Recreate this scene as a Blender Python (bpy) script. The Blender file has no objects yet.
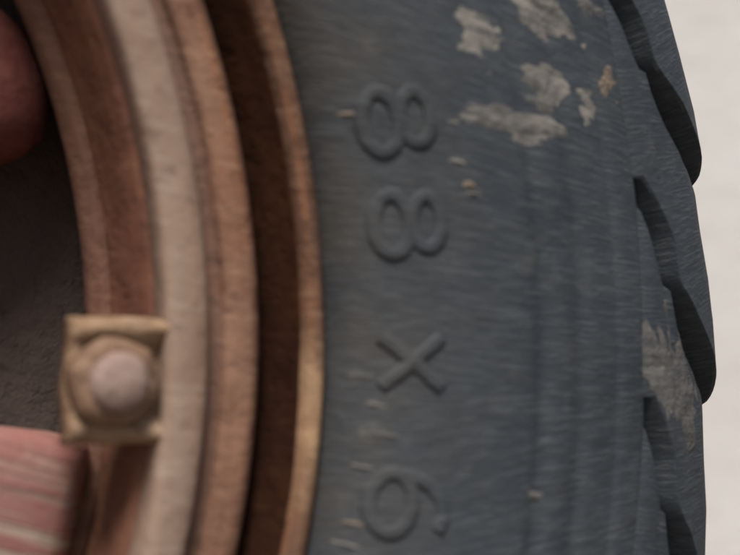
import bpy, bmesh, math, random
from mathutils import Vector, Matrix, noise

# ------------------------------------------------------------------ camera
scene = bpy.context.scene
cam_data = bpy.data.cameras.new("camera")
cam = bpy.data.objects.new("camera", cam_data)
scene.collection.objects.link(cam)
YAW, PIT, ROL = 0.527, 0.0137, -0.0824
fw = Vector((math.sin(YAW) * math.cos(PIT), math.cos(YAW) * math.cos(PIT), math.sin(PIT)))
rt = fw.cross(Vector((0, 0, 1))).normalized()
up = rt.cross(fw)
rt, up = rt * math.cos(ROL) + up * math.sin(ROL), up * math.cos(ROL) - rt * math.sin(ROL)
m = Matrix((rt, up, -fw)).transposed().to_4x4()
m.translation = Vector((0.1389, -0.4062, -0.0148))
cam.matrix_world = m
cam_data.sensor_width = 36.0
cam_data.angle = math.radians(35.0)
cam_data.clip_start = 0.01
cam_data.clip_end = 500.0
cam_data.dof.use_dof = True
cam_data.dof.focus_distance = 0.43
cam_data.dof.aperture_fstop = 5.4
scene.camera = cam

# ------------------------------------------------------------------ light
to_sun = Vector((-0.22, -0.46, 0.86)).normalized()
world = bpy.data.worlds.new("World")
scene.world = world
world.use_nodes = True
wn = world.node_tree.nodes
sky = wn.new("ShaderNodeTexSky")
sky.sky_type = 'NISHITA'
sky.sun_disc = False
sky.sun_elevation = math.asin(to_sun.z)
sky.sun_rotation = math.atan2(to_sun.x, to_sun.y)
sky.air_density = 1.0
sky.dust_density = 4.0
world.node_tree.links.new(sky.outputs[0], wn["Background"].inputs[0])
wn["Background"].inputs[1].default_value = 0.046
sun_data = bpy.data.lights.new("sun", 'SUN')
sun_data.energy = 2.3
sun_data.angle = math.radians(20)
sun_data.color = (1.0, 0.94, 0.86)
sun = bpy.data.objects.new("sun", sun_data)
sun.rotation_euler = (-to_sun).to_track_quat('-Z', 'Y').to_euler()
sun.location = (-2, -3, 4)
scene.collection.objects.link(sun)
scene.view_settings.view_transform = 'Standard'
scene.view_settings.look = 'None'
scene.view_settings.gamma = 1.0
scene.view_settings.use_curve_mapping = False
scene.view_settings.exposure = 0.85

# ------------------------------------------------------------------ helpers
rnd = random.Random(7)
COL = scene.collection


def obj(name, mesh, mat=None, parent=None, smooth=True):
    o = bpy.data.objects.new(name, mesh)
    COL.objects.link(o)
    if mat is not None:
        mesh.materials.clear()
        mesh.materials.append(mat)
    if smooth:
        for p in mesh.polygons:
            p.use_smooth = True
    if parent is not None:
        o.parent = parent
    return o


def mesh_of(name, verts, faces):
    me = bpy.data.meshes.new(name)
    me.from_pydata([tuple(v) for v in verts], [], faces)
    me.update()
    bm = bmesh.new()
    bm.from_mesh(me)
    bmesh.ops.recalc_face_normals(bm, faces=bm.faces)
    bm.to_mesh(me)
    bm.free()
    return me


def polar(r, a, y):
    """a in degrees, wheel frame: axis along Y, outer face toward -Y."""
    t = math.radians(a)
    return Vector((r * math.cos(t), y, r * math.sin(t)))


def smooth_profile(pts, n):
    """Catmull-Rom through (r, y) points, n samples per span."""
    out = []
    P = [pts[0]] + list(pts) + [pts[-1]]
    for i in range(1, len(P) - 2):
        p0, p1, p2, p3 = P[i - 1], P[i], P[i + 1], P[i + 2]
        for k in range(n):
            t = k / n
            out.append(tuple(0.5 * ((2 * p1[j]) + (-p0[j] + p2[j]) * t
                       + (2 * p0[j] - 5 * p1[j] + 4 * p2[j] - p3[j]) * t * t
                       + (-p0[j] + 3 * p1[j] - 3 * p2[j] + p3[j]) * t ** 3) for j in (0, 1)))
    out.append(tuple(pts[-1]))
    return out


def lathe(name, prof, seg=240, closed=True, wob=0.0, wob_f=6.0):
    verts, faces = [], []
    n = len(prof)
    for s in range(seg):
        a = 360.0 * s / seg
        for j, (r, y) in enumerate(prof):
            dr = 0.0
            if wob:
                q = polar(1.0, a, 0)
                dr = wob * noise.noise(Vector((q.x * wob_f * 3, q.z * wob_f * 3, j * 0.35)))
            verts.append(polar(r + dr * 0.6, a, y + dr))
    for s in range(seg):
        t = (s + 1) % seg
        for j in range(n if closed else n - 1):
            k = (j + 1) % n
            faces.append((s * n + j, s * n + k, t * n + k, t * n + j))
    return mesh_of(name, verts, faces)


# ------------------------------------------------------------------ materials
def new_mat(name, rough=0.8, metallic=0.0, spec=0.5):
    mt = bpy.data.materials.new(name)
    mt.use_nodes = True
    b = mt.node_tree.nodes["Principled BSDF"]
    b.inputs["Roughness"].default_value = rough
    b.inputs["Metallic"].default_value = metallic
    b.inputs["Specular IOR Level"].default_value = spec
    return mt, mt.node_tree, b


def math_node(nt, op, a, b=None):
    n = nt.nodes.new("ShaderNodeMath")
    n.operation = op
    for i, v in enumerate((a, b)):
        if v is None:
            continue
        if isinstance(v, (int, float)):
            n.inputs[i].default_value = v
        else:
            nt.links.new(v, n.inputs[i])
    return n.outputs[0]


def streak_coords(nt, k0, k1, along, across):
    """Object coordinates sheared along the direction in which streaks run."""
    tc = nt.nodes.new("ShaderNodeTexCoord")
    sp = nt.nodes.new("ShaderNodeSeparateXYZ")
    nt.links.new(tc.outputs["Object"], sp.inputs[0])
    x, y, z = sp.outputs
    dx = math_node(nt, 'SUBTRACT', x, 0.3)
    k = math_node(nt, 'ADD', math_node(nt, 'MULTIPLY', z, k1), k0)
    w = math_node(nt, 'ADD', z, math_node(nt, 'MULTIPLY', k, dx))
    cb = nt.nodes.new("ShaderNodeCombineXYZ")
    nt.links.new(math_node(nt, 'MULTIPLY', x, along), cb.inputs[0])
    nt.links.new(math_node(nt, 'MULTIPLY', y, along), cb.inputs[1])
    nt.links.new(math_node(nt, 'MULTIPLY', w, across), cb.inputs[2])
    return cb.outputs[0]


def obj_coords(nt, scale=(1, 1, 1), loc=(0, 0, 0)):
    tc = nt.nodes.new("ShaderNodeTexCoord")
    mp = nt.nodes.new("ShaderNodeMapping")
    mp.inputs["Scale"].default_value = scale
    mp.inputs["Location"].default_value = loc
    nt.links.new(tc.outputs["Object"], mp.inputs[0])
    return mp.outputs[0]


def noise_fac(nt, vec, scale, lo, hi, detail=4.0, rough=0.6):
    n = nt.nodes.new("ShaderNodeTexNoise")
    n.inputs["Scale"].default_value = scale
    n.inputs["Detail"].default_value = detail
    n.inputs["Roughness"].default_value = rough
    nt.links.new(vec, n.inputs["Vector"])
    mr = nt.nodes.new("ShaderNodeMapRange")
    mr.inputs[1].default_value = lo
    mr.inputs[2].default_value = hi
    nt.links.new(n.outputs[0], mr.inputs[0])
    return mr.outputs[0]


def mix(nt, fac, a, b):
    n = nt.nodes.new("ShaderNodeMix")
    n.data_type = 'RGBA'
    if isinstance(fac, (int, float)):
        n.inputs[0].default_value = fac
    else:
        nt.links.new(fac, n.inputs[0])
    for i, v in ((6, a), (7, b)):
        if isinstance(v, tuple):
            n.inputs[i].default_value = (*v, 1)
        else:
            nt.links.new(v, n.inputs[i])
    return n.outputs[2]


def bump(nt, bsdf, facs, dist=0.001, strength=1.0):
    h = None
    for f, w in facs:
        t = math_node(nt, 'MULTIPLY', f, w)
        h = t if h is None else math_node(nt, 'ADD', h, t)
    b = nt.nodes.new("ShaderNodeBump")
    b.inputs["Distance"].default_value = dist
    b.inputs["Strength"].default_value = strength
    nt.links.new(h, b.inputs["Height"])
    nt.links.new(b.outputs[0], bsdf.inputs["Normal"])


def scaled(nt, fac, k):
    return math_node(nt, 'MULTIPLY', fac, k)


def radius_band(nt, r0, r1):
    """0..1 across wheel radius r0..r1."""
    tc = nt.nodes.new("ShaderNodeTexCoord")
    sp = nt.nodes.new("ShaderNodeSeparateXYZ")
    nt.links.new(tc.outputs["Object"], sp.inputs[0])
    x, y, z = sp.outputs
    r = math_node(nt, 'SQRT', math_node(nt, 'ADD', math_node(nt, 'MULTIPLY', x, x),
                                        math_node(nt, 'MULTIPLY', z, z)))
    mr = nt.nodes.new("ShaderNodeMapRange")
    mr.inputs[1].default_value = r0
    mr.inputs[2].default_value = r1
    nt.links.new(r, mr.inputs[0])
    return mr.outputs[0]


def band_vec(nt, kr, ka):
    tc = nt.nodes.new("ShaderNodeTexCoord")
    sp = nt.nodes.new("ShaderNodeSeparateXYZ")
    nt.links.new(tc.outputs["Object"], sp.inputs[0])
    x, y, z = sp.outputs
    r = math_node(nt, 'SQRT', math_node(nt, 'ADD', math_node(nt, 'MULTIPLY', x, x), math_node(nt, 'MULTIPLY', z, z)))
    d = math_node(nt, 'SUBTRACT', r, math_node(nt, 'MULTIPLY', y, 0.6))
    cb = nt.nodes.new("ShaderNodeCombineXYZ")
    nt.links.new(math_node(nt, 'MULTIPLY', d, kr), cb.inputs[0])
    nt.links.new(math_node(nt, 'MULTIPLY', x, ka), cb.inputs[1])
    nt.links.new(math_node(nt, 'MULTIPLY', z, ka), cb.inputs[2])
    return cb.outputs[0]


def make_rubber(name, dusty=True):
    mt, nt, b = new_mat(name, 0.72, 0, 0.35)
    oc = obj_coords(nt)
    sc = streak_coords(nt, 0.25, 2.8, 110, 900)
    big = noise_fac(nt, oc, 14, 0.35, 0.7, 5)
    mid = noise_fac(nt, oc, 90, 0.4, 0.75, 5)
    fine = noise_fac(nt, oc, 900, 0.3, 0.75, 3)
    streak = noise_fac(nt, sc, 1.0, 0.47, 0.78, 3)  # fine streaks painting camera-shake smear into the rubber colour
    streak2 = noise_fac(nt, streak_coords(nt, 0.25, 2.8, 60, 420), 1.0, 0.52, 0.8, 3)
    c = mix(nt, big, (0.025, 0.033, 0.042), (0.041, 0.051, 0.063))
    c = mix(nt, scaled(nt, mid, 0.45), c, (0.060, 0.066, 0.072))
    c = mix(nt, scaled(nt, streak, 0.60), c, (0.105, 0.119, 0.134))
    c = mix(nt, scaled(nt, streak2, 0.45), c, (0.018, 0.019, 0.022))
    if dusty:   # brown rust dust washed off the rim onto the rubber beside it
        band = math_node(nt, 'SUBTRACT', 1.0, radius_band(nt, 0.300, 0.352))
        dust = math_node(nt, 'MULTIPLY', band, noise_fac(nt, oc, 26, 0.30, 0.7, 5))
        c = mix(nt, scaled(nt, dust, 0.75), c, (0.075, 0.064, 0.052))
        blot = noise_fac(nt, oc, 60, 0.60, 0.80, 6)
        c = mix(nt, scaled(nt, blot, 0.35), c, (0.16, 0.145, 0.125))
    nt.links.new(c, b.inputs["Base Color"])
    bump(nt, b, [(mid, 0.5), (fine, 0.25), (streak, 0.35)], 0.0006, 0.8)
    return mt


def make_rust(name, base, second, light, dark, seed=0.0, streak_amt=0.35, rough=0.8, metal=0.0, grime=0.5, relief=1.0, spec=0.3, thin=None, bands=None, radial_tints=(), bloom=None):
    mt, nt, b = new_mat(name, rough, metal, spec)
    oc = obj_coords(nt, loc=(seed, seed * 0.7, seed * 1.3))
    big = noise_fac(nt, oc, 22, 0.35, 0.65, 6)
    mid = noise_fac(nt, oc, 75, 0.38, 0.68, 6)
    spots = noise_fac(nt, oc, 160, 0.55, 0.72, 5)
    fine = noise_fac(nt, oc, 1100, 0.3, 0.75, 3)
    sc = streak_coords(nt, 0.22, 1.4, 70, 520)
    streak = noise_fac(nt, sc, 1.0, 0.52, 0.80, 3)
    c = mix(nt, big, base, second)
    if bands:                 # wear and scale running round the wheel
        bv = band_vec(nt, 230, 5)
        c = mix(nt, scaled(nt, noise_fac(nt, bv, 1.0, 0.50, 0.66, 4), 0.6), c, bands[0])
        c = mix(nt, scaled(nt, noise_fac(nt, band_vec(nt, 420, 9), 1.0, 0.52, 0.70, 4), 0.6), c, bands[1])
    c = mix(nt, scaled(nt, mid, 0.5), c, dark)
    c = mix(nt, scaled(nt, spots, grime), c, tuple(v * 0.6 for v in dark))
    c = mix(nt, scaled(nt, streak, streak_amt), c, light)
    c = mix(nt, scaled(nt, fine, 0.15), c, light)
    if thin is not None:      # worn thin: what lies under shows through
        w = math_node(nt, 'ADD', scaled(nt, noise_fac(nt, sc, 0.8, 0.38, 0.62, 3), 0.55), scaled(nt, noise_fac(nt, oc, 130, 0.36, 0.60, 5), 0.45))
        c = mix(nt, w, c, thin)
    for r0, r1, col, amt in radial_tints:
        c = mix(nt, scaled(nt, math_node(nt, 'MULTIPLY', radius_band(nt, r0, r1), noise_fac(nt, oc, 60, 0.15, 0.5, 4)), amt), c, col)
    if bloom is not None:     # patch of brighter rust scale on one stretch of the ring
        tcb = nt.nodes.new("ShaderNodeTexCoord")
        spb = nt.nodes.new("ShaderNodeSeparateXYZ")
        nt.links.new(tcb.outputs["Object"], spb.inputs[0])
        dz = math_node(nt, 'ABSOLUTE', math_node(nt, 'SUBTRACT', spb.outputs[2], bloom[0]))
        ff = math_node(nt, 'SUBTRACT', 1.0, math_node(nt, 'DIVIDE', dz, bloom[1]))
        ff = math_node(nt, 'MULTIPLY', math_node(nt, 'GREATER_THAN', spb.outputs[0], 0.0), math_node(nt, 'MAXIMUM', ff, 0.0))
        ff = math_node(nt, 'MINIMUM', math_node(nt, 'MULTIPLY', ff, math_node(nt, 'ADD', 0.6, scaled(nt, mid, 2.0))), 0.85)
        c = mix(nt, ff, c, bloom[2])
    nt.links.new(c, b.inputs["Base Color"])
    bump(nt, b, [(mid, 1.0), (spots, -0.6), (fine, 0.25)], 0.0007 * relief, 0.9)
    return mt


M = {}
M['rubber'] = make_rubber("worn_rubber")
M['lug_rubber'] = make_rubber("tread_rubber", False)
M['ring'] = make_rust("worn_ring_steel", (0.32, 0.235, 0.185), (0.27, 0.19, 0.145), (0.44, 0.355, 0.29), (0.19, 0.112, 0.078), 1.0, 0.55, relief=0.45, bands=((0.32, 0.185, 0.115), (0.19, 0.105, 0.072)))
M['rim'] = make_rust("rusty_rim_steel", (0.22, 0.106, 0.068), (0.27, 0.150, 0.104), (0.44, 0.29, 0.20), (0.10, 0.042, 0.026), 2.0, 0.4, relief=0.8, radial_tints=((0.2822, 0.2872, (0.04, 0.016, 0.009), 0.95), (0.2755, 0.2735, (0.14, 0.088, 0.07), 0.7)), bands=((0.27, 0.105, 0.048), (0.070, 0.030, 0.021)))  # dark tint at the outer radius paints gutter shade into the rim edge
M['gutter'] = make_rust("shaded_gutter_rust", (0.026, 0.010, 0.006), (0.046, 0.018, 0.009), (0.10, 0.045, 0.024), (0.012, 0.005, 0.004), 3.0, 0.25, rough=0.95, spec=0.08)  # rust darkened so the shade of the deep gutter is in its colour
M['lip'] = make_rust("orange_rust_lip", (0.13, 0.070, 0.046), (0.065, 0.031, 0.020), (0.34, 0.23, 0.15), (0.05, 0.025, 0.017), 4.0, 0.45, bloom=(-0.052, 0.030, (0.36, 0.23, 0.135)), bands=((0.27, 0.105, 0.048), (0.070, 0.030, 0.021)))
M['band'] = make_rust("red_brown_band", (0.16, 0.062, 0.042), (0.22, 0.100, 0.056), (0.27, 0.16, 0.10), (0.070, 0.028, 0.019), 5.0, 0.3, relief=0.9, bands=((0.21, 0.10, 0.05), (0.06, 0.026, 0.019)))
M['edge'] = make_rust("worn_band_edge", (0.17, 0.085, 0.060), (0.14, 0.064, 0.043), (0.30, 0.19, 0.13), (0.08, 0.036, 0.025), 5.5, 0.35, relief=0.8)
M['clamp'] = make_rust("tan_clamp_rust", (0.37, 0.26, 0.175), (0.24, 0.145, 0.080), (0.50, 0.40, 0.30), (0.13, 0.068, 0.036), 6.0, 0.4, grime=0.65, relief=1.4)
M['nut'] = make_rust("nut_rust", (0.29, 0.185, 0.125), (0.20, 0.11, 0.065), (0.42, 0.31, 0.23), (0.10, 0.055, 0.035), 7.0, 0.3, grime=0.65, relief=1.3)
M['stud'] = make_rust("stud_steel", (0.34, 0.245, 0.215), (0.27, 0.18, 0.15), (0.46, 0.37, 0.33), (0.16, 0.10, 0.08), 8.0, 0.4)
M['drum'] = make_rust("dark_drum_iron", (0.070, 0.052, 0.045), (0.090, 0.068, 0.058), (0.12, 0.098, 0.082), (0.05, 0.038, 0.033), 9.0, 0.15)
M['clay'] = make_rust("dried_clay", (0.30, 0.285, 0.255), (0.24, 0.23, 0.21), (0.40, 0.38, 0.335), (0.12, 0.115, 0.105), 10.0, 0.45, grime=0.3, thin=(0.06, 0.062, 0.063))
M['greyclay'] = make_rust("grey_dust_clay", (0.155, 0.15, 0.145), (0.12, 0.12, 0.12), (0.22, 0.21, 0.195), (0.08, 0.08, 0.08), 11.0, 0.4, grime=0.3, thin=(0.06, 0.062, 0.063))
M['tan'] = make_rust("tan_clay", (0.34, 0.25, 0.17), (0.27, 0.20, 0.14), (0.42, 0.33, 0.25), (0.18, 0.12, 0.085), 12.0, 0.3, grime=0.2, thin=(0.06, 0.062, 0.063))


def make_paint():
    mt, nt, b = new_mat("flaked_red_paint", 0.65, 0, 0.35)
    oc = obj_coords(nt)
    big = noise_fac(nt, oc, 30, 0.35, 0.7, 5)
    fl = noise_fac(nt, streak_coords(nt, 0.10, 0.5, 16, 420), 1.0, 0.42, 0.58, 5)
    # old paint is worn away toward the lower edge of the spoke (object z negative)
    sp = nt.nodes.new("ShaderNodeSeparateXYZ")
    nt.links.new(obj_coords(nt), sp.inputs[0])
    mr = nt.nodes.new("ShaderNodeMapRange")
    mr.inputs[1].default_value = 0.016
    mr.inputs[2].default_value = -0.012
    nt.links.new(sp.outputs[2], mr.inputs[0])
    worn = math_node(nt, 'ADD', math_node(nt, 'MULTIPLY', mr.outputs[0], 0.9), noise_fac(nt, oc, 55, 0.3, 0.8, 5))
    wr = nt.nodes.new("ShaderNodeMapRange")
    wr.inputs[1].default_value = 0.40
    wr.inputs[2].default_value = 0.85
    nt.links.new(worn, wr.inputs[0])
    c = mix(nt, big, (0.28, 0.105, 0.095), (0.34, 0.190, 0.165))
    c = mix(nt, math_node(nt, 'MULTIPLY', fl, wr.outputs[0]), c, (0.42, 0.335, 0.27))
    fl2 = noise_fac(nt, streak_coords(nt, 0.10, 0.5, 20, 520), 1.0, 0.53, 0.68, 5)
    c = mix(nt, scaled(nt, fl2, 0.6), c, (0.17, 0.10, 0.08))
    nt.links.new(c, b.inputs["Base Color"])
    bump(nt, b, [(fl, -0.6), (big, 0.4), (noise_fac(nt, oc, 500, 0.3, 0.7, 3), 0.2)], 0.0008, 0.8)
    return mt


M['paint'] = make_paint()
M['dull'] = make_rust("dull_red_paint", (0.17, 0.050, 0.048), (0.12, 0.040, 0.035), (0.26, 0.13, 0.11), (0.10, 0.040, 0.030), 13.0, 0.3, rough=0.95, spec=0.1, relief=1.2)


def make_pale(name, c0, c1, c2, s):
    mt, nt, b = new_mat(name, 0.9, 0, 0.3)
    oc = obj_coords(nt)
    c = mix(nt, noise_fac(nt, oc, 2.2 * s, 0.35, 0.7, 6), c0, c1)
    c = mix(nt, scaled(nt, noise_fac(nt, oc, 13 * s, 0.52, 0.75, 6), 0.55), c, c2)
    f = noise_fac(nt, oc, 90 * s, 0.3, 0.7, 4)
    c = mix(nt, scaled(nt, f, 0.12), c, c2)
    nt.links.new(c, b.inputs["Base Color"])
    bump(nt, b, [(f, 0.4), (noise_fac(nt, oc, 12 * s, 0.3, 0.7, 5), 1.0)], 0.003, 0.6)
    return mt


M['wall'] = make_pale("limewashed_plaster", (0.75, 0.74, 0.73), (0.69, 0.675, 0.655), (0.58, 0.555, 0.525), 3.0)
M['ground'] = make_pale("dark_ground", (0.15, 0.125, 0.10), (0.12, 0.10, 0.08), (0.18, 0.155, 0.13), 1.0)  # unseen ground, kept dark to cut light bounced up under the lugs

# ------------------------------------------------------------------ setting
GROUND_Z = -0.4695
g = obj("ground", mesh_of("ground", [(-150, -150, GROUND_Z), (150, -150, GROUND_Z), (150, 150, GROUND_Z), (-150, 150, GROUND_Z)],
                          [(0, 1, 2, 3)]), M['ground'], smooth=False)
g["kind"] = "structure"

WY = 0.85
bm = bmesh.new()
bmesh.ops.create_cube(bm, size=1.0, matrix=Matrix.Translation((0.9, WY + 0.1, GROUND_Z + 1.1)) @ Matrix.Diagonal((7.0, 0.2, 2.2, 1)))
bmesh.ops.bevel(bm, geom=list(bm.edges), offset=0.012, segments=2, affect='EDGES')
me = bpy.data.meshes.new("wall")
bm.to_mesh(me)
bm.free()
wall = obj("wall", me, M['wall'], smooth=False)
wall["label"] = "pale limewashed plaster wall standing behind the tyre"
wall["category"] = "wall"

# ------------------------------------------------------------------ wheel
wheel = bpy.data.objects.new("truck_wheel", None)
COL.objects.link(wheel)
wheel.empty_display_size = 0.1
wheel["label"] = "old truck wheel with worn black tyre, rusty rim and flaking red spokes"
wheel["category"] = "wheel"

# ---- tyre carcass
SIDE = [(0.2990, -0.084), (0.3018, -0.0955), (0.3045, -0.1045), (0.3095, -0.1110), (0.318, -0.1158), (0.332, -0.1196),
        (0.346, -0.1215), (0.359, -0.1226), (0.3645, -0.1216), (0.370, -0.1227), (0.3750, -0.1226), (0.3800, -0.1214), (0.3855, -0.1221),
        (0.393, -0.1212), (0.3955, -0.1209), (0.3990, -0.1214), (0.404, -0.1206),
        (0.409, -0.1188), (0.413, -0.1130), (0.419, -0.1070), (0.428, -0.1005), (0.438, -0.0935), (0.446, -0.0855), (0.4515, -0.074), (0.4545, -0.060), (0.4565, -0.040), (0.457, -0.012)]
front = smooth_profile(SIDE, 4)
back = [(r, -y) for r, y in reversed(front)]
inner = [(0.290, 0.075), (0.300, 0.095), (0.33, 0.108), (0.40, 0.106), (0.44, 0.07), (0.452, 0.0),
         (0.44, -0.07), (0.40, -0.106), (0.33, -0.108), (0.300, -0.095), (0.290, -0.075)]
# keep the liner inside the carcass
inner = [(min(r, 0.438), max(-0.098, min(0.098, y))) for r, y in inner]
inner[1] = (0.3005, 0.086)
inner[-2] = (0.3005, -0.086)
tyre = obj("tyre", lathe("tyre", front + back + inner, 288), M['rubber'], wheel)


def side_y(r):
    for (r0, y0), (r1, y1) in zip(front, front[1:]):
        if r0 <= r <= r1 and r1 > r0:
            return y0 + (y1 - y0) * (r - r0) / (r1 - r0)
    return front[0][1] if r < front[0][0] else front[-1][1]


def side_pt(r, a, h, yf=side_y):
    d = 0.002
    slope = (yf(r + d) - yf(r - d)) / (2 * d)
    n = Vector((slope, -1.0)).normalized()      # (dr, dy) outward
    return polar(r + n.x * h, a, yf(r) + n.y * h)


# ---- tread lugs
TOP = [(0.404, -0.1180), (0.411, -0.1198), (0.4185, -0.1190), (0.4235, -0.1180), (0.4265, -0.1173), (0.4335, -0.1155), (0.4445, -0.1115),
       (0.452, -0.107), (0.458, -0.1015), (0.463, -0.093), (0.466, -0.080), (0.468, -0.060), (0.469, -0.035), (0.469, -0.006)]
BOT = [(0.400, -0.112), (0.405, -0.110), (0.411, -0.106), (0.415, -0.104), (0.418, -0.102), (0.424, -0.098), (0.433, -0.093),
       (0.439, -0.088), (0.444, -0.083), (0.448, -0.077), (0.451, -0.068), (0.453, -0.055), (0.454, -0.035), (0.454, -0.006)]
GROOVE = [2.2, 1.45, -0.4, -1.75, -2.75, -4.55, -6.2, -7.2, -8.0, -8.7, -9.2, -9.9, -10.8, -12.0]
HALF = [0.05, 0.70, 1.05, 1.00, 0.14, 0.90, 0.95, 0.78, 0.66, 0.60, 0.58, 0.55, 0.55, 0.55]
NL, PER = 36, 10.0
LUG_TILT = 0.0022           # each lug leans back a little toward its leading edge


def lug_mesh(name, seed, mirror=False):
    r_ = random.Random(seed)
    topp = smooth_profile(TOP, 3)
    botp = smooth_profile(BOT, 3)
    gr = [(GROOVE[i] + (GROOVE[i + 1] - GROOVE[i]) * k / 3, HALF[i] + (HALF[i + 1] - HALF[i]) * k / 3)
          for i in range(len(GROOVE) - 1) for k in range(3)] + [(GROOVE[-1], HALF[-1])]
    vs = [-0.004, 0.0, 0.014, 0.25, 0.5, 0.75, 0.986, 1.0, 1.004]
    verts, faces = [], []
    n = len(vs)
    for i, (tp, bp, (gc, hw)) in enumerate(zip(topp, botp, gr)):
        hi = gc - hw                        # upper boundary of this lug
        lo = gc - PER + gr[i][1]            # lower boundary: next groove
        for j, v in enumerate(vs):
            a = hi + (lo - hi) * v
            k = {0: 0.0, 1: 0.94, 2: 1.0, 6: 1.0, 7: 0.94, 8: 0.0}.get(j, 1.0)
            wv = 0.0006 * noise.noise(Vector((i * 0.22, a * 0.35, seed))) - LUG_TILT * (1 - v) * min(1.0, i / 9.0) + 0.0008 * v if 0 < j < n - 1 else 0
            r = bp[0] + (tp[0] - bp[0]) * k + wv
            y = bp[1] + (tp[1] - bp[1]) * k - wv
            if j == n - 1:                  # the trailing flank leans out toward the groove floor
                a -= 0.1 * hw
            if j in (1, 2, 6, 7):
                a += 0.10 * noise.noise(Vector((i * 0.5, j, seed + 3)))
            verts.append(polar(r, a, -y if mirror else y))
    rows = len(topp)
    for i in range(rows - 1):
        for j in range(n - 1):
            faces.append((i * n + j, i * n + j + 1, (i + 1) * n + j + 1, (i + 1) * n + j))
    faces.append(tuple(range(n)))
    faces.append(tuple(reversed([(rows - 1) * n + j for j in range(n)])))
    return mesh_of(name, verts, faces)


lug_variants = [lug_mesh("tread_lug", s) for s in (1.3, 5.1, 9.7, 14.2)]
rear_lug = lug_mesh("tread_lug_rear", 21.0, True)
for me in lug_variants + [rear_lug]:
    me.materials.append(M['lug_rubber'])
    for p in me.polygons:
        p.use_smooth = True
    me.set_sharp_from_angle(angle=math.radians(24))
for k in range(NL):
    o = bpy.data.objects.new("tread_lug", lug_variants[(k * 7 + k // 4) % 4])
    COL.objects.link(o)
    o.parent = tyre
    o.rotation_euler = (0, math.radians(PER * k), 0)     # +Y rotation turns clockwise seen from the front
    o = bpy.data.objects.new("tread_lug", rear_lug)
    COL.objects.link(o)
    o.parent = tyre
    o.rotation_euler = (0, math.radians(PER * k + 5), 0)

# ---- raised size lettering on the sidewall
def stroke_glyph(name, lines, r0, a0, height, width, half, rise):
    """lines: polylines in glyph units (x right 0..1, y up 0..1); up = outward, right = clockwise."""
    verts, faces = [], []
    sec = [(-1.3, -0.5), (-1.0, 0.75), (-0.78, 1.0), (0.78, 1.0), (1.0, 0.75), (1.3, -0.5)]
    for pl, closed in lines:
        pts = [((x - 0.5) * width, (y - 0.5) * height) for x, y in pl]
        n = len(pts)
        base = len(verts)
        for i in range(n):
            p = pts[i]
            q0 = pts[i - 1] if (i > 0 or closed) else pts[i]
            q1 = pts[(i + 1) % n] if (i < n - 1 or closed) else pts[i]
            t = Vector((q1[0] - q0[0], q1[1] - q0[1])).normalized()
            nn = Vector((-t.y, t.x))
            for s, h in sec:
                x = p[0] + nn.x * s * half
                y = p[1] + nn.y * s * half
                r = r0 + y
                a = a0 - math.degrees(x / r0)
                verts.append(side_pt(r, a, h * rise))
        m_ = len(sec)
        for i in range(n if closed else n - 1):
            k = (i + 1) % n
            for j in range(m_ - 1):
                faces.append((base + i * m_ + j, base + i * m_ + j + 1, base + k * m_ + j + 1, base + k * m_ + j))
        if not closed:
            faces.append(tuple(base + j for j in range(m_)))
            faces.append(tuple(base + (n - 1) * m_ + j for j in reversed(range(m_))))
    return mesh_of(name, verts, faces)


def ring_line(cx, cy, rx, ry, n=22, a0=0, a1=360):
    full = abs(a1 - a0) >= 360
    k = n if full else n + 1
    return [(cx + rx * math.cos(math.radians(a0 + (a1 - a0) * i / n)),
             cy + ry * math.sin(math.radians(a0 + (a1 - a0) * i / n))) for i in range(k)]


EIGHT = [(ring_line(0.5, 0.255, 0.43, 0.235), True), (ring_line(0.5, 0.735, 0.36, 0.215), True)]
SIX = [(ring_line(0.5, 0.29, 0.42, 0.27), True),
       ([(0.085, 0.30), (0.09, 0.45), (0.13, 0.62), (0.21, 0.77), (0.33, 0.89), (0.48, 0.965), (0.66, 0.985), (0.80, 0.93)], False)]
EX = [([(0.10, 0.05), (0.30, 0.275), (0.5, 0.5), (0.70, 0.725), (0.90, 0.95)], False),
      ([(0.90, 0.05), (0.70, 0.275), (0.5, 0.5), (0.30, 0.725), (0.10, 0.95)], False)]
for nm, gl, a, r, h, w in (("raised_digit", EIGHT, 6.25, 0.3230, 0.0212, 0.0212), ("raised_digit", EIGHT, 0.85, 0.3222, 0.0208, 0.0208),
                           ("raised_letter", EX, -6.35, 0.3212, 0.0188, 0.0180), ("raised_digit", SIX, -13.65, 0.3225, 0.0222, 0.0205)):
    gm = stroke_glyph(nm, gl, r, a, h, w, 0.0018, 0.0010)
    obj(nm, gm, M['rubber'], tyre)
    gm.set_sharp_from_angle(angle=math.radians(50))


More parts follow.
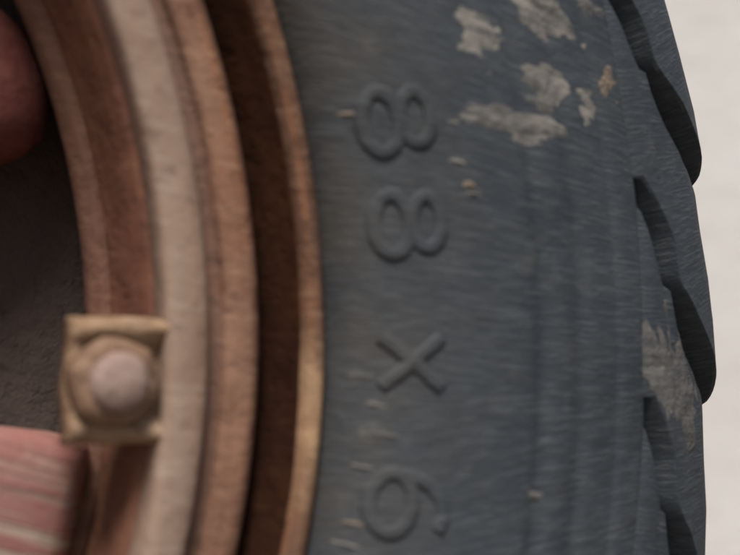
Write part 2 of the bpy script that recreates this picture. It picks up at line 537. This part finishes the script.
# ---- dried clay stuck on the rubber, pale highlight flecks by the lettering
def clay_patch(name, r0, a0, lr, lt, tilt, thick, mat, seed, yf=side_y, n=26, rag=0.75, off=None):
    """Irregular crust; its thickness fades below the rubber so the outline is ragged. tilt in degrees, outward axis to clockwise."""
    verts, faces = [], []
    ct, st = math.cos(math.radians(tilt)), math.sin(math.radians(tilt))
    for i in range(n + 1):
        for j in range(n + 1):
            u, v = -1 + 2 * i / n, -1 + 2 * j / n
            x, y = u * lr * 0.5, v * lt * 0.5
            X = x * ct - y * st          # outward
            Y = x * st + y * ct          # clockwise
            q = Vector((u * 1.6, v * 1.6, seed))
            f = 0.80 - 1.25 * (u * u + v * v) ** 0.5 + rag * noise.noise(q) + 0.35 * noise.noise(q * 3.1) + 0.15 * noise.noise(q * 8)
            h = thick * max(-1.0, min(1.0, f * 1.3)) * (1 + 0.3 * noise.noise(q * 5))
            if max(abs(u), abs(v)) > 0.96:
                h = -0.0012
            r = r0 + X
            a = a0 - math.degrees(Y / r)
            if off is not None:
                h += off(r, a)
            verts.append(side_pt(r, a, h, yf))
    for i in range(n):
        for j in range(n):
            k = i * (n + 1) + j
            faces.append((k, k + 1, k + n + 2, k + n + 1))
    return obj(name, mesh_of(name, verts, faces), mat, tyre)


def px_to_wheel(x, y, Y):
    d = fw + rt * ((x - 370) / 1173.4957) - up * ((y - 277.5) / 1173.4957)
    t = (Y - cam.matrix_world.translation.y) / d.y
    p = cam.matrix_world.translation + d * t
    return math.hypot(p.x, p.z), math.degrees(math.atan2(p.z, p.x))


def on_side(x, y):
    Y = -0.12
    for _ in range(6):
        r, a = px_to_wheel(x, y, Y)
        Y = side_y(r)
    return r, a


for x, y, lx, ly, tl, mt, sd in ((480, 35, 0.019, 0.015, 40, 'clay', 1.0), (545, 14, 0.030, 0.014, 32, 'clay', 2.3), (528, 6, 0.018, 0.012, 60, 'clay', 3.1),
                                 (503, 118, 0.042, 0.0105, 17, 'clay', 4.4), (553, 90, 0.030, 0.0155, 30, 'clay', 9.2), (608, 84, 0.012, 0.010, 30, 'tan', 6.7),
                                 (590, 8, 0.014, 0.008, 30, 'greyclay', 7.7)):
    r, a = on_side(x, y)
    clay_patch("clay_patch", r, a, lx * 1.3, ly * 1.35, tl, 0.0003, M[mt], sd, n=40, rag=0.9)
for x, y, lx, ly, tl, mt, sd in ((349, 115, 0.0085, 0.0022, 18, 'tan', 1.5), (458, 162, 0.007, 0.002, 18, 'clay', 2.5), (470, 185, 0.006, 0.003, 12, 'tan', 3.5),
                                 (473, 194, 0.007, 0.0018, 12, 'clay', 4.5), (358, 376, 0.0075, 0.0030, 12, 'greyclay', 5.5), (350, 403, 0.0080, 0.0022, 10, 'clay', 6.5),
                                 (341, 430, 0.007, 0.0028, 5, 'greyclay', 7.5), (372, 433, 0.0085, 0.0070, 8, 'greyclay', 8.5), (348, 465, 0.0075, 0.0020, 6, 'greyclay', 9.5),
                                 (341, 501, 0.007, 0.0018, 5, 'greyclay', 10.5), (344, 522, 0.0078, 0.0020, 6, 'tan', 11.5), (344, 544, 0.0075, 0.0018, 6, 'clay', 12.5),
                                 (534, 496, 0.0085, 0.0042, 10, 'greyclay', 13.5)):
    r, a = on_side(x, y)
    clay_patch("pale_fleck", r, a, lx * 1.2, ly * 1.2, tl, 0.0006, M[mt], sd, n=12, rag=0.3)  # dashes beside the lettering paint in highlights of fine raised text; others are mud

top_prof = smooth_profile(TOP, 3)


def lug_y(r):
    for (r0, y0), (r1, y1) in zip(top_prof, top_prof[1:]):
        if r0 <= r <= r1 and r1 > r0:
            return y0 + (y1 - y0) * (r - r0) / (r1 - r0)
    return top_prof[0][1] if r < top_prof[0][0] else top_prof[-1][1]


def lug_off(r, a):
    """Height of the leaning lug face against its mean profile; far below zero in the grooves."""
    rows = len(top_prof)
    i = next((q for q in range(rows - 1) if top_prof[q + 1][0] >= r), rows - 2)
    f = i + max(0.0, min(1.0, (r - top_prof[i][0]) / max(1e-6, top_prof[i + 1][0] - top_prof[i][0])))
    q = min(int(f / 3), len(GROOVE) - 2)
    t = f / 3 - q
    gc = GROOVE[q] + (GROOVE[q + 1] - GROOVE[q]) * t
    hw = HALF[q] + (HALF[q + 1] - HALF[q]) * t
    w = (gc - a) % PER
    v = (w - hw) / (PER - 2 * hw)
    if v < 0.03 or v > 0.97:
        return -0.006
    return -1.33 * (LUG_TILT * (1 - v) * min(1.0, f / 9.0) - 0.0008 * v)


clay_patch("clay_patch", 0.4250, -7.1, 0.032, 0.056, -24, 0.0005, M['greyclay'], 2.6, lug_y, n=60, rag=0.5, off=lug_off)

# ---- rim: rolled lip, gutter, ledge, lock ring, inner band
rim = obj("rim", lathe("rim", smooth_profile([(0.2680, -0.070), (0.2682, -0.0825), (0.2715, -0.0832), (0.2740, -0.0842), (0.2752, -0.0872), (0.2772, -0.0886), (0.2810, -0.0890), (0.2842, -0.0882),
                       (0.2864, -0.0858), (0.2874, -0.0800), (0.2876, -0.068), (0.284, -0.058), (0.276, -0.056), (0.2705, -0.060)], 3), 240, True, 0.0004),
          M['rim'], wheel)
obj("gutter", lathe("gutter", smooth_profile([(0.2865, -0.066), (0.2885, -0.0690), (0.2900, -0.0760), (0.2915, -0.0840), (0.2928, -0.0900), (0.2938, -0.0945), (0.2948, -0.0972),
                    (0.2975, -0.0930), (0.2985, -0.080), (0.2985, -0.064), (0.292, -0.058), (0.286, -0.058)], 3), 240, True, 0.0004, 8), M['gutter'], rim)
obj("rolled_lip", lathe("rolled_lip", smooth_profile([(0.2944, -0.0945), (0.2950, -0.0985), (0.2962, -0.1008), (0.2982, -0.1020), (0.3004, -0.1010), (0.3016, -0.0975),
                        (0.3012, -0.092), (0.2990, -0.089), (0.2955, -0.0895)], 3), 240, True, 0.0006, 9), M['lip'], rim)
obj("lock_ring", lathe("lock_ring", [(0.2556, -0.0790), (0.2552, -0.0900), (0.2554, -0.0917), (0.2562, -0.0928), (0.2574, -0.0933), (0.2600, -0.0934), (0.2635, -0.0931), (0.2662, -0.0925),
                       (0.2678, -0.0914), (0.2686, -0.0895), (0.2688, -0.0855), (0.2686, -0.078), (0.262, -0.075)], 240, True, 0.0004, 7), M['ring'], rim)
band = obj("inner_band", lathe("inner_band", [(0.2555, -0.0815), (0.2542, -0.0800), (0.2534, -0.068), (0.2527, -0.054), (0.2520, -0.048), (0.2530, -0.030), (0.252, -0.026),
                               (0.2525, -0.024), (0.2535, -0.021), (0.2560, -0.020), (0.262, 0.0), (0.262, 0.055), (0.2565, 0.060), (0.2565, 0.075), (0.2685, 0.075),
                               (0.2715, 0.055), (0.2715, -0.058), (0.2685, -0.076), (0.262, -0.080)], 240, True, 0.0005, 5), M['band'], rim)
obj("band_edge", lathe("band_edge", smooth_profile([(0.2524, -0.0515), (0.2508, -0.0512), (0.2490, -0.0500), (0.2474, -0.0475), (0.2468, -0.0440), (0.2474, -0.0405), (0.2495, -0.038), (0.2530, -0.038)], 3), 240, True, 0.0006, 9), M['edge'], rim)
obj("rear_flange", lathe("rear_flange", smooth_profile([(0.268, 0.060), (0.284, 0.062), (0.290, 0.075), (0.2940, 0.096), (0.298, 0.102), (0.3012, 0.098),
                         (0.2985, 0.085), (0.296, 0.062), (0.29, 0.056), (0.27, 0.056)], 3), 160), M['rim'], rim)

# ---- hub, drum, spokes
obj("brake_drum", lathe("brake_drum", [(0.06, -0.010), (0.215, -0.0125), (0.240, -0.0125), (0.2570, -0.012), (0.2590, -0.004), (0.2590, 0.012), (0.248, 0.018), (0.240, 0.075), (0.232, 0.080), (0.06, 0.080)], 160), M['drum'], wheel, False)
hub = obj("hub", lathe("hub", smooth_profile([(0.0005, -0.125), (0.036, -0.122), (0.046, -0.112), (0.050, -0.090), (0.075, -0.085), (0.085, -0.078), (0.088, -0.050),
                       (0.085, -0.020), (0.075, -0.005), (0.0005, -0.004)], 3), 96, False), M['paint'], wheel)

def spoke_mesh(st, e):
    """st: stations (radius from axis, half height, front y, back y); e: squareness of the section."""
    verts, faces = [], []
    N = 32
    for r, hh, yf, yb in st:
        for i in range(N):
            t = 2 * math.pi * i / N
            c, s = math.cos(t), math.sin(t)
            z = hh * math.copysign(abs(s) ** e, s)
            y = (yf + yb) / 2 + (yb - yf) / 2 * math.copysign(abs(c) ** e, c)
            w = 0.0006 * noise.noise(Vector((r * 60, y * 60, z * 60)))
            verts.append((r, y + w, z + w))
    for k in range(len(st) - 1):
        for i in range(N):
            j = (i + 1) % N
            faces.append((k * N + i, k * N + j, (k + 1) * N + j, (k + 1) * N + i))
    faces.append(tuple(range(N)))
    faces.append(tuple((len(st) - 1) * N + i for i in reversed(range(N))))
    return mesh_of("spoke", verts, faces)


# forward spokes are flat faced, the ones between them sit deeper and are round, with dull paint
flat_spoke = spoke_mesh([(0.070, 0.0230, -0.072, -0.020), (0.12, 0.0220, -0.071, -0.026), (0.17, 0.0218, -0.070, -0.028), (0.215, 0.0224, -0.069, -0.029),
                         (0.230, 0.0232, -0.068, -0.029), (0.2370, 0.0236, -0.0665, -0.029), (0.2415, 0.0234, -0.0635, -0.030), (0.2450, 0.0230, -0.0580, -0.031), (0.2475, 0.0225, -0.0505, -0.032), (0.2535, 0.021, -0.045, -0.032)], 0.34)
round_spoke = spoke_mesh([(0.070, 0.0210, -0.055, -0.012), (0.12, 0.0205, -0.055, -0.012), (0.17, 0.0210, -0.055, -0.012), (0.205, 0.0265, -0.055, -0.012),
                          (0.222, 0.0270, -0.054, -0.012), (0.2340, 0.0260, -0.051, -0.013), (0.2415, 0.0230, -0.046, -0.015), (0.2455, 0.018, -0.040, -0.019), (0.2510, 0.012, -0.034, -0.020)], 0.85)
for me, mt in ((flat_spoke, 'paint'), (round_spoke, 'dull')):
    me.materials.append(M[mt])
    for p in me.polygons:
        p.use_smooth = True
for k in range(12):
    o = bpy.data.objects.new("spoke", (flat_spoke, round_spoke)[k % 2])
    COL.objects.link(o)
    o.parent = wheel
    o.rotation_euler = (0, math.radians(17.6 + 30 * k - (3.0 if k % 2 else 0)), 0)
    o["label"] = ("flat faced spoke with flaking red paint over pale undercoat", "round spoke set deeper, in dull dark red paint")[k % 2]


# ---- rim clamps with nut and stud
def clamp_mesh():
    """Cupped square clamp: raised lips on three sides, local x outward, z clockwise-up, y depth."""
    verts, faces = [], []
    n = 30
    X0, X1, Z = 0.2297, 0.2578, 0.0178
    base, back = -0.0845, -0.0780
    for i in range(n + 1):
        for j in range(n + 1):
            u, v = i / n, -1 + 2 * j / n
            x, z = X0 + (X1 - X0) * u, Z * v
            q = Vector((x * 90, z * 90, 2.0))
            lip = 0.0
            d = (1 - abs(v)) * Z
            lip = max(lip, 0.0046 * math.exp(-((d - 0.0042) / 0.0040) ** 2) * (0.9 + 0.35 * noise.noise(q * 0.9)))
            dl = (x - X0)
            lip = max(lip, 0.0018 * math.exp(-((dl - 0.0020) / 0.0026) ** 2))
            su = max(0.0, min(1.0, (u - 0.60) / 0.35))
            lip += 0.0042 * su * su * (3 - 2 * su) * (0.35 + 0.65 * min(1.0, abs(v) * 1.2) ** 3)
            edge = min(d, dl + 0.0002, 0.0012) / 0.0012
            x += 0.0020 * noise.noise(q * 0.7) * (1 - u)
            z += 0.0022 * noise.noise(q * 0.6 + Vector((5, 0, 0)))
            y = base - lip * (0.55 + 0.45 * edge) + 0.0016 * (1 - edge) + 0.0005 * noise.noise(q * 2)
            verts.append((x, y, z))
    for i in range(n):
        for j in range(n):
            k = i * (n + 1) + j
            faces.append((k, k + 1, k + n + 2, k + n + 1))
    loop = [i * (n + 1) for i in range(n + 1)] + [n * (n + 1) + j for j in range(1, n + 1)] \
        + [i * (n + 1) + n for i in range(n - 1, -1, -1)] + [j for j in range(n - 1, 0, -1)]
    b0 = len(verts)
    for k in loop:
        x, y, z = verts[k]
        verts.append((x, back, z))
    L = len(loop)
    for k in range(L):
        faces.append((loop[k], loop[(k + 1) % L], b0 + (k + 1) % L, b0 + k))
    faces.append(tuple(b0 + k for k in range(L)))
    return mesh_of("rim_clamp", verts, faces)


def nut_mesh():
    verts, faces = [], []
    N = 48
    prof = [(1.0, 0.0), (1.0, -0.0050), (0.975, -0.0070), (0.90, -0.0086), (0.78, -0.0094), (0.5, -0.0094)]
    R = 0.0132
    for k, (f, y) in enumerate(prof):
        for i in range(N):
            t = 2 * math.pi * i / N
            s = math.pi / 3
            tt = (t + 0.25) % s - s / 2
            hexr = math.cos(s / 2) / math.cos(tt)
            rr = R * f * (0.45 * hexr + 0.55 * 0.955)
            rr *= 1 + 0.03 * noise.noise(Vector((math.cos(t) * 2, math.sin(t) * 2, k * 0.4)))
            verts.append((rr * math.cos(t), y, rr * math.sin(t)))
    for k in range(len(prof) - 1):
        for i in range(N):
            j = (i + 1) % N
            faces.append((k * N + i, k * N + j, (k + 1) * N + j, (k + 1) * N + i))
    faces.append(tuple(range(N)))
    faces.append(tuple((len(prof) - 1) * N + i for i in reversed(range(N))))
    return mesh_of("nut", verts, faces)


def stud_mesh():
    prof = [(0.0082, 0.0065), (0.0082, -0.0105), (0.0079, -0.0119), (0.0068, -0.0130), (0.0046, -0.0137), (0.0004, -0.0139)]
    N = 32
    verts, faces = [], []
    for r, y in prof:
        for i in range(N):
            t = 2 * math.pi * i / N
            rr = r * (1 + 0.03 * noise.noise(Vector((math.cos(t), math.sin(t), y * 200))))
            verts.append((rr * math.cos(t), y, rr * math.sin(t)))
    for k in range(len(prof) - 1):
        for i in range(N):
            j = (i + 1) % N
            faces.append((k * N + i, k * N + j, (k + 1) * N + j, (k + 1) * N + i))
    faces.append(tuple(range(N)))
    faces.append(tuple((len(prof) - 1) * N + i for i in reversed(range(N))))
    return mesh_of("stud", verts, faces)


cme, nme, sme = clamp_mesh(), nut_mesh(), stud_mesh()
for me, mt in ((cme, 'clamp'), (nme, 'nut'), (sme, 'stud')):
    me.materials.append(M[mt])
    for p in me.polygons:
        p.use_smooth = True
for k in range(6):
    c = bpy.data.objects.new("rim_clamp", cme)
    COL.objects.link(c)
    c.parent = wheel
    c.rotation_euler = (0, math.radians(7.9 + 60 * k), 0)
    for nm, me in (("nut", nme), ("stud", sme)):
        o = bpy.data.objects.new(nm, me)
        COL.objects.link(o)
        o.parent = c
        o.location = (0.2412, -0.0850, 0.0)
